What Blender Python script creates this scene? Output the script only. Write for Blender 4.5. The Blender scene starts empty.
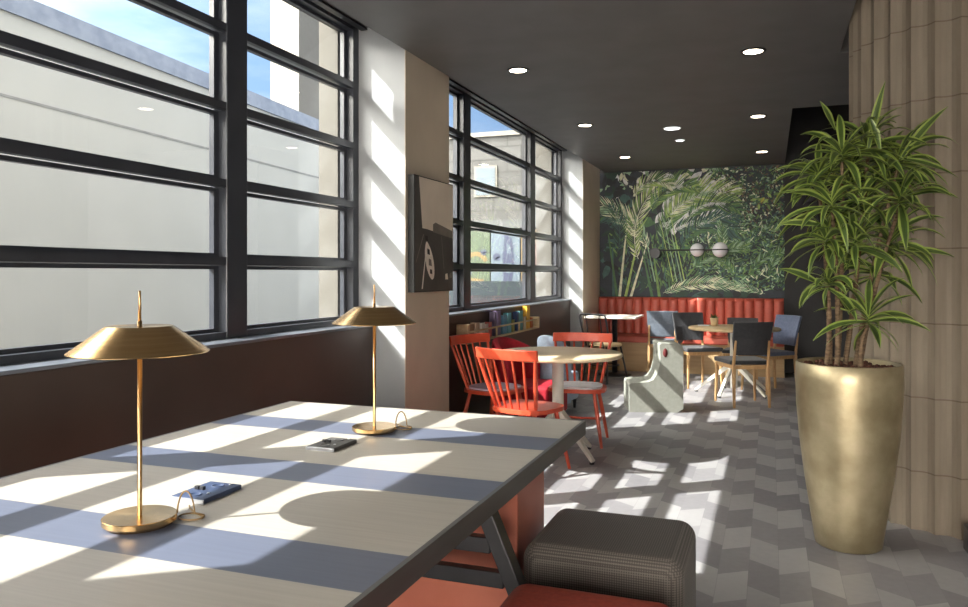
import bpy, bmesh, math, random
from mathutils import Vector, Matrix
SC = bpy.context.scene
COL = SC.collection
R = math.radians
random.seed(7)

# ------------------------------------------------------------------ materials
def lin(c):
    return tuple((x/255/12.92 if x/255 <= .04045 else ((x/255+.055)/1.055)**2.4) for x in c) + (1,)

def nodes_of(name):
    m = bpy.data.materials.new(name); m.use_nodes = True
    nt = m.node_tree; b = nt.nodes['Principled BSDF']
    return m, nt, b

def mat(name, c, c2=None, rough=.6, metal=0., scale=8., bump=0., stretch=(1, 1, 1), spec=.5, aniso=0., detail=4, bscale=None, sheen=0., coat=0.):
    """a surface whose colour wanders between two tones"""
    m, nt, b = nodes_of(name)
    if c2 is None: c2 = tuple(max(0, x*.9) for x in c)
    tc = nt.nodes.new('ShaderNodeTexCoord'); mp = nt.nodes.new('ShaderNodeMapping')
    mp.inputs['Scale'].default_value = stretch
    nt.links.new(tc.outputs['Object'], mp.inputs['Vector'])
    nz = nt.nodes.new('ShaderNodeTexNoise'); nz.inputs['Scale'].default_value = scale; nz.inputs['Detail'].default_value = detail
    nt.links.new(mp.outputs['Vector'], nz.inputs['Vector'])
    mx = nt.nodes.new('ShaderNodeMix'); mx.data_type = 'RGBA'
    mx.inputs['A'].default_value = lin(c); mx.inputs['B'].default_value = lin(c2)
    mr = nt.nodes.new('ShaderNodeMapRange'); mr.inputs['From Min'].default_value = .35; mr.inputs['From Max'].default_value = .65
    nt.links.new(nz.outputs['Fac'], mr.inputs['Value']); nt.links.new(mr.outputs['Result'], mx.inputs['Factor'])
    nt.links.new(mx.outputs['Result'], b.inputs['Base Color'])
    b.inputs['Roughness'].default_value = rough; b.inputs['Metallic'].default_value = metal
    b.inputs['Specular IOR Level'].default_value = spec
    b.inputs['Anisotropic'].default_value = aniso
    if sheen: b.inputs['Sheen Weight'].default_value = sheen
    if coat: b.inputs['Coat Weight'].default_value = coat; b.inputs['Coat Roughness'].default_value = .15
    if bump:
        n2 = nz
        if bscale:
            n2 = nt.nodes.new('ShaderNodeTexNoise'); n2.inputs['Scale'].default_value = bscale
            nt.links.new(mp.outputs['Vector'], n2.inputs['Vector'])
        bp = nt.nodes.new('ShaderNodeBump'); bp.inputs['Strength'].default_value = bump; bp.inputs['Distance'].default_value = .01
        nt.links.new(n2.outputs['Fac'], bp.inputs['Height']); nt.links.new(bp.outputs['Normal'], b.inputs['Normal'])
    return m

def emis(name, c, s):
    m, nt, b = nodes_of(name)
    b.inputs['Base Color'].default_value = lin(c)
    b.inputs['Emission Color'].default_value = lin(c); b.inputs['Emission Strength'].default_value = s
    return m

def math_node(nt, op, a, b=None, c=None):
    n = nt.nodes.new('ShaderNodeMath'); n.operation = op
    for i, v in enumerate((a, b, c)):
        if v is None: continue
        if isinstance(v, (int, float)): n.inputs[i].default_value = v
        else: nt.links.new(v, n.inputs[i])
    return n.outputs[0]

def mix_col(nt, fac, a, b):
    mx = nt.nodes.new('ShaderNodeMix'); mx.data_type = 'RGBA'
    for k, v in (('Factor', fac), ('A', a), ('B', b)):
        if isinstance(v, (int, float, tuple)): mx.inputs[k].default_value = v
        else: nt.links.new(v, mx.inputs[k])
    return mx.outputs['Result']

def floor_mat():
    m, nt, b = nodes_of('chevron_tile')
    tc = nt.nodes.new('ShaderNodeTexCoord'); sp = nt.nodes.new('ShaderNodeSeparateXYZ')
    nt.links.new(tc.outputs['Object'], sp.inputs[0])
    W, L, SL = .122, .31, .085
    u = math_node(nt, 'MULTIPLY', math_node(nt, 'ADD', sp.outputs[0], 12.2-.035), 1/W)
    ci = math_node(nt, 'FLOOR', u); fr = math_node(nt, 'SUBTRACT', u, ci)
    par = math_node(nt, 'MODULO', ci, 2.0)
    sg = math_node(nt, 'SUBTRACT', math_node(nt, 'MULTIPLY', par, 2.0), 1.0)
    sk = math_node(nt, 'MULTIPLY', math_node(nt, 'MULTIPLY', sg, math_node(nt, 'SUBTRACT', fr, .5)), SL)
    off = math_node(nt, 'MULTIPLY', math_node(nt, 'FLOOR', math_node(nt, 'MULTIPLY', ci, .5)), .23)
    v = math_node(nt, 'MULTIPLY', math_node(nt, 'ADD', math_node(nt, 'ADD', math_node(nt, 'ADD', sp.outputs[1], 20.0), sk), off), 1/L)
    v = math_node(nt, 'ADD', v, math_node(nt, 'MULTIPLY', par, .55))
    ri = math_node(nt, 'FLOOR', v); fv = math_node(nt, 'SUBTRACT', v, ri)
    alt = math_node(nt, 'MODULO', ri, 2.0)
    cb = nt.nodes.new('ShaderNodeCombineXYZ'); nt.links.new(ci, cb.inputs[0]); nt.links.new(ri, cb.inputs[1])
    wn = nt.nodes.new('ShaderNodeTexWhiteNoise'); wn.noise_dimensions = '2D'; nt.links.new(cb.outputs[0], wn.inputs['Vector'])
    t = math_node(nt, 'ADD', math_node(nt, 'MULTIPLY', alt, .62), math_node(nt, 'MULTIPLY', wn.outputs['Value'], .38))
    nz = nt.nodes.new('ShaderNodeTexNoise'); nz.inputs['Scale'].default_value = 26; nz.inputs['Detail'].default_value = 6
    nt.links.new(tc.outputs['Object'], nz.inputs['Vector'])
    t = math_node(nt, 'ADD', t, math_node(nt, 'MULTIPLY', math_node(nt, 'SUBTRACT', nz.outputs['Fac'], .5), .35))
    col = mix_col(nt, t, lin((118, 116, 120)), lin((160, 158, 159)))
    e1 = math_node(nt, 'LESS_THAN', fr, .02); e2 = math_node(nt, 'LESS_THAN', fv, .01)
    col = mix_col(nt, math_node(nt, 'MULTIPLY', math_node(nt, 'MAXIMUM', e1, e2), .5), col, lin((120, 118, 120)))
    nt.links.new(col, b.inputs['Base Color'])
    b.inputs['Roughness'].default_value = .48
    return m

def table_mat():
    m, nt, b = nodes_of('striped_tabletop')
    tc = nt.nodes.new('ShaderNodeTexCoord'); sp = nt.nodes.new('ShaderNodeSeparateXYZ')
    nt.links.new(tc.outputs['Object'], sp.inputs[0])
    P = .5835
    y = math_node(nt, 'DIVIDE', math_node(nt, 'ADD', sp.outputs[1], 5*P-1.197), P)
    fy = math_node(nt, 'FRACT', y)
    dark = math_node(nt, 'LESS_THAN', fy, .187/P)
    mp = nt.nodes.new('ShaderNodeMapping'); mp.inputs['Scale'].default_value = (2.2, 60, 60)
    nt.links.new(tc.outputs['Object'], mp.inputs['Vector'])
    nz = nt.nodes.new('ShaderNodeTexNoise'); nz.inputs['Scale'].default_value = 1.5; nz.inputs['Detail'].default_value = 6
    nt.links.new(mp.outputs['Vector'], nz.inputs['Vector'])
    pale = mix_col(nt, nz.outputs['Fac'], lin((180, 174, 164)), lin((160, 154, 144)))
    drk = mix_col(nt, nz.outputs['Fac'], lin((98, 104, 122)), lin((86, 92, 110)))
    nt.links.new(mix_col(nt, dark, pale, drk), b.inputs['Base Color'])
    b.inputs['Roughness'].default_value = .42
    return m

def check_mat():
    """small woven check"""
    m, nt, b = nodes_of('houndstooth_weave')
    tc = nt.nodes.new('ShaderNodeTexCoord'); sp = nt.nodes.new('ShaderNodeSeparateXYZ')
    nt.links.new(tc.outputs['Object'], sp.inputs[0])
    a = math_node(nt, 'SINE', math_node(nt, 'MULTIPLY', sp.outputs[0], 820))
    c = math_node(nt, 'SINE', math_node(nt, 'MULTIPLY', sp.outputs[1], 820))
    d = math_node(nt, 'SINE', math_node(nt, 'MULTIPLY', sp.outputs[2], 820))
    s = math_node(nt, 'ADD', math_node(nt, 'ADD', a, c), d)
    f = math_node(nt, 'GREATER_THAN', s, .35)
    nt.links.new(mix_col(nt, f, lin((78, 72, 68)), lin((112, 106, 100))), b.inputs['Base Color'])
    b.inputs['Roughness'].default_value = .9; b.inputs['Sheen Weight'].default_value = .1
    return m

def glass_mat():
    m, nt, b = nodes_of('window_glass')
    nt.nodes.remove(b)
    out = nt.nodes['Material Output']
    tr = nt.nodes.new('ShaderNodeBsdfTransparent'); tr.inputs[0].default_value = (.95, .97, .97, 1)
    gl = nt.nodes.new('ShaderNodeBsdfGlossy'); gl.inputs['Roughness'].default_value = .0
    lw = nt.nodes.new('ShaderNodeLayerWeight'); lw.inputs['Blend'].default_value = .5
    fac = math_node(nt, 'ADD', math_node(nt, 'MULTIPLY', math_node(nt, 'POWER', lw.outputs['Facing'], 5.0), .9), .035)
    mx = nt.nodes.new('ShaderNodeMixShader')
    nt.links.new(fac, mx.inputs[0]); nt.links.new(tr.outputs[0], mx.inputs[1]); nt.links.new(gl.outputs[0], mx.inputs[2])
    nt.links.new(mx.outputs[0], out.inputs['Surface'])
    return m

def column_mat():
    m, nt, b = nodes_of('column_stone')
    tc = nt.nodes.new('ShaderNodeTexCoord'); sp = nt.nodes.new('ShaderNodeSeparateXYZ')
    nt.links.new(tc.outputs['Object'], sp.inputs[0])
    mp = nt.nodes.new('ShaderNodeMapping'); mp.inputs['Scale'].default_value = (9, 9, .9)
    nt.links.new(tc.outputs['Object'], mp.inputs['Vector'])
    nz = nt.nodes.new('ShaderNodeTexNoise'); nz.inputs['Scale'].default_value = 3; nz.inputs['Detail'].default_value = 8
    nt.links.new(mp.outputs['Vector'], nz.inputs['Vector'])
    col = mix_col(nt, nz.outputs['Fac'], lin((144, 133, 118)), lin((104, 94, 80)))
    n3 = nt.nodes.new('ShaderNodeTexNoise'); n3.inputs['Scale'].default_value = 90
    nt.links.new(tc.outputs['Object'], n3.inputs['Vector'])
    col = mix_col(nt, math_node(nt, 'MULTIPLY', n3.outputs['Fac'], .25), col, lin((120, 104, 84)))
    fz = math_node(nt, 'FRACT', math_node(nt, 'DIVIDE', math_node(nt, 'ADD', sp.outputs[2], 3.68-.29), .368))
    j = math_node(nt, 'LESS_THAN', math_node(nt, 'ABSOLUTE', math_node(nt, 'SUBTRACT', fz, .5)), .491)
    col = mix_col(nt, j, lin((96, 82, 66)), col)
    nt.links.new(col, b.inputs['Base Color']); b.inputs['Roughness'].default_value = .75
    return m

def stone_block_mat():
    m, nt, b = nodes_of('limestone_blocks')
    tc = nt.nodes.new('ShaderNodeTexCoord'); mp = nt.nodes.new('ShaderNodeMapping')
    mp.inputs['Rotation'].default_value = (R(90), 0, 0)
    nt.links.new(tc.outputs['Object'], mp.inputs['Vector'])
    bk = nt.nodes.new('ShaderNodeTexBrick')
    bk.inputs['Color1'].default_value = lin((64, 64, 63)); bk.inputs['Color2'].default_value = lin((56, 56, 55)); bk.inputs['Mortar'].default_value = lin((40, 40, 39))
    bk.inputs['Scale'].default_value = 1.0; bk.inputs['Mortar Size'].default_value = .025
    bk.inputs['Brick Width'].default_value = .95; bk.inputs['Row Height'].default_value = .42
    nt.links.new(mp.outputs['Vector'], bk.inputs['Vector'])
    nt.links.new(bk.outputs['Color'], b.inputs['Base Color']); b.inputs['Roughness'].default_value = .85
    return m

MT = dict(
    floor=floor_mat(), table=table_mat(), check=check_mat(), glass=glass_mat(), column=column_mat(), blocks=stone_block_mat(),
    ceil=mat('ceiling_paint', (114, 113, 114), (107, 106, 107), rough=.55, scale=3),
    paint=mat('pier_paint', (200, 188, 171), (193, 181, 164), rough=.6, scale=4),
    reveal=mat('reveal_white_paint', (168, 171, 173), (163, 166, 169), rough=.6, scale=4),
    brown=mat('brown_parapet_paint', (74, 60, 54), (66, 53, 48), rough=.45, scale=3),
    dark=mat('dark_wall_paint', (40, 39, 42), (34, 33, 36), rough=.6, scale=3),
    white=mat('white_wall_paint', (226, 222, 214), (218, 214, 206), rough=.7, scale=3),
    frame=mat('window_frame_metal', (58, 61, 69), (51, 54, 62), rough=.32, metal=.0, scale=6, spec=.6),
    sill=mat('sill_metal', (120, 126, 136), (104, 110, 120), rough=.3, metal=.4, scale=10),
    brass=mat('brushed_brass', (236, 198, 142), (222, 180, 122), rough=.2, metal=1., scale=5, stretch=(1, 1, 60), aniso=.6),
    brass_dark=mat('aged_brass_pole', (218, 182, 130), (204, 164, 110), rough=.3, metal=1., scale=12),
    cord=mat('brass_cord', (150, 122, 78), rough=.5),
    edge=mat('table_edge_dark', (84, 82, 80), (72, 70, 69), rough=.4, scale=20, stretch=(1, .1, 1)),
    black=mat('black_metal', (38, 38, 42), (30, 30, 34), rough=.35, scale=10, spec=.6),
    terra=mat('terracotta_panel', (196, 116, 94), (186, 106, 84), rough=.45, scale=5),
    redfab=mat('rust_red_fabric', (192, 66, 40), (178, 58, 34), rough=.85, scale=60, bump=.15, sheen=.05),
    hub=mat('slate_blue_plastic', (64, 78, 108), (56, 68, 96), rough=.4, scale=20),
    silver=mat('satin_aluminium', (190, 192, 198), rough=.3, metal=.8, scale=20),
    wsock=mat('pale_socket_plastic', (222, 226, 232), rough=.4),
    orange=mat('orange_red_lacquer', (216, 88, 60), (206, 78, 52), rough=.35, scale=12, coat=.3),
    pad=mat('lilac_seat_glare', (205, 190, 208), (196, 180, 200), rough=.85, scale=30),
    ptop=mat('pale_birch_top', (222, 204, 172), (208, 188, 154), rough=.4, scale=5, stretch=(1, 14, 1)),
    ptop2=mat('oak_top', (196, 172, 134), (182, 156, 118), rough=.42, scale=5, stretch=(1, 14, 1)),
    wmetal=mat('white_powder_coat', (228, 224, 214), (220, 216, 206), rough=.4),
    oak=mat('oak_frame', (196, 158, 112), (178, 138, 92), rough=.5, scale=9, stretch=(6, 6, .6)),
    bench_wood=mat('tan_bench_panel', (184, 154, 114), (170, 140, 100), rough=.5, scale=5, stretch=(.5, 6, 6)),
    chair_black=mat('charcoal_upholstery', (52, 52, 56), (44, 44, 48), rough=.75, scale=40, bump=.1, sheen=.2),
    chair_blue=mat('slate_blue_upholstery', (98, 108, 134), (88, 98, 124), rough=.8, scale=40, bump=.1, sheen=.2),
    chair_grey=mat('blue_grey_upholstery', (92, 100, 112), (82, 90, 102), rough=.8, scale=40, bump=.1, sheen=.2),
    vinyl=mat('coral_red_vinyl', (186, 88, 72), (176, 80, 64), rough=.45, scale=8),
    felt=mat('sage_grey_felt', (146, 147, 138), (138, 139, 130), rough=.9, scale=30, bump=.1),
    hole=mat('dark_red_grip', (104, 34, 34), rough=.6),
    crimson=mat('crimson_fabric', (176, 24, 44), (158, 18, 36), rough=.8, scale=40),
    paleblue=mat('pale_blue_fabric', (176, 192, 212), (164, 180, 202), rough=.8, scale=40),
    gold=mat('hammered_gold', (192, 179, 148), (154, 141, 111), rough=.42, metal=.75, scale=5, bump=.15, stretch=(1, 1, 1), detail=8, bscale=30),
    soil=mat('clay_pebbles', (106, 62, 46), (58, 36, 28), rough=.9, scale=60, bump=1.),
    cane=mat('cane_bark', (128, 106, 82), (88, 70, 52), rough=.85, scale=30, bump=.5, stretch=(1, 1, 3)),
    leaf=mat('dark_green_leaf', (72, 92, 42), (52, 72, 32), rough=.42, scale=7),
    leaf_edge=mat('lime_leaf_margin', (148, 164, 84), (124, 142, 66), rough=.42, scale=7),
    rack=mat('pale_beech_rack', (206, 184, 146), (192, 168, 128), rough=.5, scale=12, stretch=(4, .6, 4)),
    globe=mat('opal_globe', (236, 234, 238), (230, 228, 232), rough=.25),
    lens=emis('lamp_diffuser', (255, 238, 214), 9.0),
    soft_lens=emis('cool_diffuser', (244, 246, 250), 1.6),
    detector=mat('white_detector_plastic', (236, 236, 234), rough=.5),
    canvas_side=mat('grey_frame', (40, 40, 41), rough=.6),
    pic_sand=mat('print_pale_grey', (222, 211, 197), (212, 201, 187), rough=.6, scale=4),
    pic_water=mat('print_dark_grey', (80, 78, 76), (68, 66, 65), rough=.6, scale=6),
    pic_white=mat('print_white', (238, 232, 222), (222, 216, 206), rough=.6, scale=30),
    pic_black=mat('print_black', (32, 31, 31), rough=.6),
    pic_mid=mat('print_mid_grey', (128, 123, 117), (116, 112, 106), rough=.6, scale=12),
    ext_white=mat('rendered_wall_white', (187, 184, 174), (183, 180, 170), rough=.85, scale=1.5),
    ext_coping=mat('blue_grey_coping', (150, 156, 166), (132, 138, 150), rough=.8, scale=5),
    ext_stone=mat('cream_pier_stone', (98, 95, 89), (93, 90, 84), rough=.85, scale=5),
    ext_joint=mat('wall_joint', (150, 148, 142), rough=.9),
    ext_ground=mat('pale_paving', (100, 100, 99), (94, 94, 93), rough=.9, scale=2),
    ext_win=mat('blue_grey_glazing', (60, 72, 80), (55, 67, 75), rough=.6, scale=3),
    ext_dark=mat('grey_soffit', (70, 72, 73), rough=.8),
    hedge=mat('grey_green_hedge', (36, 45, 50), (26, 34, 39), rough=.9, scale=25, bump=1.),
    p_green=mat('poster_green', (42, 56, 34), (35, 48, 30), rough=.6, scale=6),
    p_sky=mat('poster_pale_blue', (62, 74, 84), (56, 68, 79), rough=.6, scale=6),
    p_blue=mat('poster_blue', (22, 31, 58), (19, 28, 52), rough=.6, scale=6),
    p_yel=mat('poster_yellow', (84, 66, 22), (78, 60, 20), rough=.6, scale=6),
    p_red=mat('poster_orange', (74, 34, 22), rough=.6),
)

_nt = MT['brass'].node_tree; _tg = _nt.nodes.new('ShaderNodeTangent'); _tg.direction_type = 'RADIAL'; _tg.axis = 'Z'
_nt.links.new(_tg.outputs[0], _nt.nodes['Principled BSDF'].inputs['Tangent']); _nt.nodes['Principled BSDF'].inputs['Anisotropic'].default_value = .75; _nt.nodes['Principled BSDF'].inputs['Roughness'].default_value = .2
# ------------------------------------------------------------------ mesh accumulator
class MB:
    def __init__(s): s.v, s.f, s.m, s.mi, s.sm = [], [], [], 0, []
    def add(s, vs, fs, smooth=False):
        b = len(s.v); s.v += [tuple(p) for p in vs]
        for f in fs: s.f.append([b+i for i in f]); s.m.append(s.mi); s.sm.append(smooth)
    def mat(s, i): s.mi = i; return s
    def hexa(s, p):   # 4 bottom, 4 top
        s.add(p, [(0, 3, 2, 1), (4, 5, 6, 7), (0, 1, 5, 4), (1, 2, 6, 5), (2, 3, 7, 6), (3, 0, 4, 7)]); return s
    def box(s, x0, x1, y0, y1, z0, z1):
        return s.hexa([(x0, y0, z0), (x1, y0, z0), (x1, y1, z0), (x0, y1, z0), (x0, y0, z1), (x1, y0, z1), (x1, y1, z1), (x0, y1, z1)])
    def bar(s, p, q, w0, h0, w1=None, h1=None, up=(0, 0, 1)):
        p, q = Vector(p), Vector(q); d = (q-p).normalized(); a = d.cross(Vector(up))
        if a.length < 1e-4: a = d.cross(Vector((1, 0, 0)))
        a.normalize(); b = a.cross(d).normalized()
        w1 = w0 if w1 is None else w1; h1 = h0 if h1 is None else h1
        r = []
        for c, w, h in ((p, w0, h0), (q, w1, h1)):
            r += [c-a*w/2-b*h/2, c+a*w/2-b*h/2, c+a*w/2+b*h/2, c-a*w/2+b*h/2]
        s.hexa(r); return s
    def tube(s, pts, rad, n=10, cap=True, closed=False):
        pts = [Vector(p) for p in pts]; k = len(pts)
        rr = rad if isinstance(rad, (list, tuple)) else [rad]*k
        vs, prev = [], None
        for i, p in enumerate(pts):
            if closed: d = pts[(i+1) % k]-pts[i-1]
            else: d = pts[min(i+1, k-1)]-pts[max(i-1, 0)]
            d.normalize()
            if prev is None:
                a = d.cross(Vector((0, 0, 1)))
                if a.length < .05: a = d.cross(Vector((1, 0, 0)))
            else: a = prev-d*prev.dot(d)
            a.normalize(); prev = a; b = d.cross(a)
            for j in range(n):
                t = 2*math.pi*j/n; vs.append(p+(a*math.cos(t)+b*math.sin(t))*rr[i])
        fs = []
        for i in range(k if closed else k-1):
            i2 = (i+1) % k
            for j in range(n):
                j2 = (j+1) % n; fs.append((i*n+j, i*n+j2, i2*n+j2, i2*n+j))
        s.add(vs, fs, True)
        if cap and not closed:
            s.add(vs[:n], [tuple(range(n-1, -1, -1))]); s.add(vs[-n:], [tuple(range(n))])
        return s
    def crisp(s, prof, c=(0, 0, 0), n=48):
        for a, b in zip(prof[:-1], prof[1:]):
            vs = []
            for r, z in (a, b):
                for j in range(n):
                    t = 2*math.pi*j/n; vs.append((c[0]+r*math.cos(t), c[1]+r*math.sin(t), c[2]+z))
            s.add(vs, [(j, (j+1) % n, n+(j+1) % n, n+j) for j in range(n)], True)
        return s
    def lathe(s, prof, c=(0, 0, 0), n=32, smooth=True):
        vs, fs = [], []
        k = len(prof)
        for r, z in prof:
            for j in range(n):
                t = 2*math.pi*j/n; vs.append((c[0]+r*math.cos(t), c[1]+r*math.sin(t), c[2]+z))
        for i in range(k-1):
            for j in range(n):
                j2 = (j+1) % n; fs.append((i*n+j, i*n+j2, (i+1)*n+j2, (i+1)*n+j))
        s.add(vs, fs, smooth)
        if prof[0][0] > 1e-5: s.add(vs[:n], [tuple(range(n-1, -1, -1))])
        if prof[-1][0] > 1e-5: s.add(vs[-n:], [tuple(range(n))])
        return s
    def prism(s, poly, a, b, ax='z', smooth=False):
        """polygon extruded along an axis from a to b; poly coords are the two other axes in order"""
        def P(u, v, w): return {'z': (u, v, w), 'y': (u, w, v), 'x': (w, u, v)}[ax]
        n = len(poly)
        vs = [P(u, v, a) for u, v in poly]+[P(u, v, b) for u, v in poly]
        s.add(vs, [tuple(range(n-1, -1, -1)), tuple(range(n, 2*n))])
        s.add(vs, [(i, (i+1) % n, n+(i+1) % n, n+i) for i in range(n)], smooth)
        return s
    def quad(s, a, b, c, d): s.add([a, b, c, d], [(0, 1, 2, 3)]); return s
    def sphere(s, c, r, n=20, k=12):
        prof = [(r*math.sin(math.pi*i/k), -r*math.cos(math.pi*i/k)) for i in range(k+1)]
        return s.lathe(prof, c, n)
    def build(s, name, mats, parent=None, bevel=0., seg=2, subsurf=0, wnorm=False):
        me = bpy.data.meshes.new(name); me.from_pydata(s.v, [], s.f)
        mats = mats if isinstance(mats, (list, tuple)) else [mats]
        for m in mats: me.materials.append(m)
        for p, i, sm in zip(me.polygons, s.m, s.sm): p.material_index = i; p.use_smooth = sm
        bm = bmesh.new(); bm.from_mesh(me); bmesh.ops.recalc_face_normals(bm, faces=bm.faces); bm.to_mesh(me); bm.free()
        o = bpy.data.objects.new(name, me); COL.objects.link(o)
        if parent: o.parent = parent
        if bevel:
            md = o.modifiers.new('edge', 'BEVEL'); md.width = bevel; md.segments = seg; md.limit_method = 'ANGLE'; md.angle_limit = R(40)
        if subsurf:
            md = o.modifiers.new('soft', 'SUBSURF'); md.levels = subsurf; md.render_levels = subsurf
        return o

def tag(o, label=None, cat=None, group=None, kind=None):
    if label: o['label'] = label
    if cat: o['category'] = cat
    if group: o['group'] = group
    if kind: o['kind'] = kind
    return o

def thing(name, label, cat, loc=(0, 0, 0), rz=0., group=None, kind=None):
    o = bpy.data.objects.new(name, None); COL.objects.link(o)
    o.empty_display_size = .1
    o.location = loc; o.rotation_euler = (0, 0, rz)
    return tag(o, label, cat, group, kind)

def copy_tree(o, loc, rz, label, group=None, swap=None, scale=None):
    def cp(s, par):
        c = s.copy(); COL.objects.link(c)
        if par: c.parent = par
        if swap and c.type == 'MESH' and any(m in swap for m in c.data.materials[:]):
            c.data = c.data.copy()
            for i, m in enumerate(c.data.materials):
                if m in swap: c.data.materials[i] = swap[m]
        for ch in list(s.children): cp(ch, c)
        return c
    c = cp(o, None); c.location = loc; c.rotation_euler = (0, 0, rz); c['label'] = label
    if group: c['group'] = group
    if scale: c.scale = (scale,)*3
    return c

def S(o): o['kind'] = 'structure'; return o

# ------------------------------------------------------------------ room shell
YB, ZC = 10.65, 2.689
XP, XW, XF = -2.165, -2.39, -2.5       # pier face, parapet face, window frame face
BAYS = [(-4.64, -.78), (-.07, 4.41), (5.24, 9.62)]
PIERS = [(-5.3, -4.64), (-.78, -.07), (4.41, 5.12), (9.62, YB)]

S(MB().box(-2.62, 5.2, -4.2, YB+.2, -.1, 0).build('floor', MT['floor']))

w = MB()
for i, (a, b) in enumerate(PIERS):
    xf = -2.225 if i == 3 else XP
    w.mat(2).box(-2.62, xf-.004, a, b, 0, 3.1)
    w.mat(0).box(xf-.004, xf, a, b, 0, 3.1)
w.mat(2).box(-2.62, XW-.03, 5.12, 5.24, 0, 3.1)
w.mat(1).box(XW-.03, XW, 5.12, 5.24, 0, .932)
for a, b in BAYS:
    w.mat(1).box(-2.62, XW, a, b, 0, .932)
    w.mat(1).box(-2.66, XW-.02, a, b, 2.86, 3.1)
S(w.build('wall_left', [MT['paint'], MT['brown'], MT['reveal']]))

c = MB()
c.box(XP, .42, -4.2, 7.12, ZC, ZC+.25)
c.box(.42, 5.2, -4.2, 4.2, ZC, ZC+.25); c.box(.42, 5.2, 5.44, 7.12, ZC, ZC+.25); c.box(1.64, 5.2, 4.2, 5.44, ZC, ZC+.25)
c.box(XP, .18, 7.12, YB, ZC, ZC+.25)
for a, b in [BAYS[0], BAYS[1], (5.12, 9.62)]:      # splayed edge rising to the window head
    c.hexa([(XP, a, ZC), (XP, b, ZC), (-2.41, b, 2.848), (-2.41, a, 2.848), (XP, a, 3.1), (XP, b, 3.1), (-2.41, b, 3.1), (-2.41, a, 3.1)])
c.box(.18, 5.2, 7.12, YB+.2, 3.7, 3.9)                  # the higher ceiling beyond
c.box(.16, .18, 7.12, YB, ZC+.25, 3.9)
c.box(.18, 5.2, 7.10, 7.12, ZC+.25, 3.9)
c.box(-2.66, 5.2, -4.2, 7.1, 3.1, 3.2)
S(c.build('ceiling', MT['ceil']))
for a, b in BAYS[1:]:
    t = MB().box(-2.47, -2.425, a+.02, b-.02, 2.836, 2.8475)
    t.mat(1)
    for k in range(12):
        y = a+.3+k*(b-a-.6)/11
        t.box(-2.46, -2.45, y, y+.012, 2.833, 2.8365)
    S(t.build('trim_1' if a < 0 else 'trim_2', [MT['black'], MT['silver']]))

S(MB().box(-2.62, 5.2, YB, YB+.2, 0, 3.9).build('wall_back', MT['dark']))
S(MB().box(2.8, 3.0, -4.2, YB, 0, 3.9).build('wall_right', MT['white']))
f = MB()
f.box(-2.62, -1.9, -4.2, -4.0, 0, 3.1); f.box(1.4, 2.8, -4.2, -4.0, 0, 3.1)
f.box(-1.9, 1.4, -4.2, -4.0, 0, .25); f.box(-1.9, 1.4, -4.2, -4.0, 2.62, 3.1)  # unseen opening behind the camera, added to let in fill light
for x in (-.8, .25): f.box(x, x+.1, -4.18, -4.02, .25, 2.62)
S(f.build('wall_front', MT['white']))

# ------------------------------------------------------------------ windows
TR = [1.354, 1.735, 2.113, 2.500]
def window(idx, a, b, mulls):
    root = thing('window_%d' % idx, None, None, kind='structure')
    XO = -2.575
    fr = MB()
    fr.box(XO, XF, a, a+.07, .95, 2.86); fr.box(XO, XF, b-.07, b, .95, 2.86)
    fr.box(XO, XF, a+.07, b-.07, 2.832, 2.862); fr.box(XO, XF, a+.07, b-.07, .95, .985)
    edges = [a+.07]+[e for m in mulls for e in m]+[b-.07]
    rows = [.985]+[z for t in TR for z in (t-.043, t)]+[2.832]
    for i in range(0, len(edges), 2):
        e0, e1 = edges[i], edges[i+1]
        for j in range(0, len(rows), 2):       # glazing bead round each pane
            z0, z1 = rows[j], rows[j+1]
            fr.box(XO, XO+.028, e0, e0+.035, z0, z1); fr.box(XO, XO+.028, e1-.035, e1, z0, z1)
            fr.box(XO, XO+.028, e0+.035, e1-.035, z0, z0+.018); fr.box(XO, XO+.028, e0+.035, e1-.035, z1-.018, z1)
    S(fr.build('window_frame', MT['frame'], root))
    for m0, m1 in mulls:
        S(MB().box(-2.60, XF+.004, m0, m1, .952, 2.858).build('mullion', MT['frame'], root, bevel=.006))
    for t in TR:
        tb = MB()
        for i in range(0, len(edges), 2):
            e0, e1 = edges[i], edges[i+1]
            tb.prism([(XO, t-.03), (XF-.02, t-.043), (XF, t-.040), (XF, t), (XO, t)], e0, e1, 'y')
        S(tb.build('transom', MT['frame'], root))
    S(MB().box(-2.564, -2.558, a+.07, b-.07, .985, 2.832).build('glazing', MT['glass'], root))
    S(MB().prism([(-2.62, .945), (-2.62, .934), (XW+.012, .934), (XW+.014, .949), (-2.50, .952), (-2.50, .956), (-2.62, .956)], a+.001, b-.001, 'y').build('window_sill', MT['sill'], root, bevel=.003))
window(1, *BAYS[1], [(1.12, 1.28), (3.112, 3.271)])
window(2, *BAYS[2], [(6.235, 6.405), (8.24, 8.42)])
window(3, *BAYS[0], [(-3.4, -3.24), (-1.9, -1.74)])  # unseen bay behind the camera, opened for extra fill light

# fluted stone column
def column():
    cx, cy, r0 = 1.02, 4.82, .60
    n, sub = 34, 5
    vs, fs = [], []
    zs = [0, 3.1]
    ring = n*sub
    for z in zs:
        for j in range(ring):
            t = 2*math.pi*j/ring; u = (j % sub)/sub
            rr = r0-.03*math.sin(math.pi*u) if u else r0
            vs.append((rr*math.cos(t), rr*math.sin(t), z))
    for j in range(ring):
        k = (j+1) % ring; fs.append((j, k, ring+k, ring+j))
    m = MB(); m.add(vs, fs)
    o = m.build('stone_column', MT['column']); o.location = (cx, cy, 0)
    tag(o, 'fluted pale stone column behind the tall gold planter', 'column', kind='structure')
column()

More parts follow.
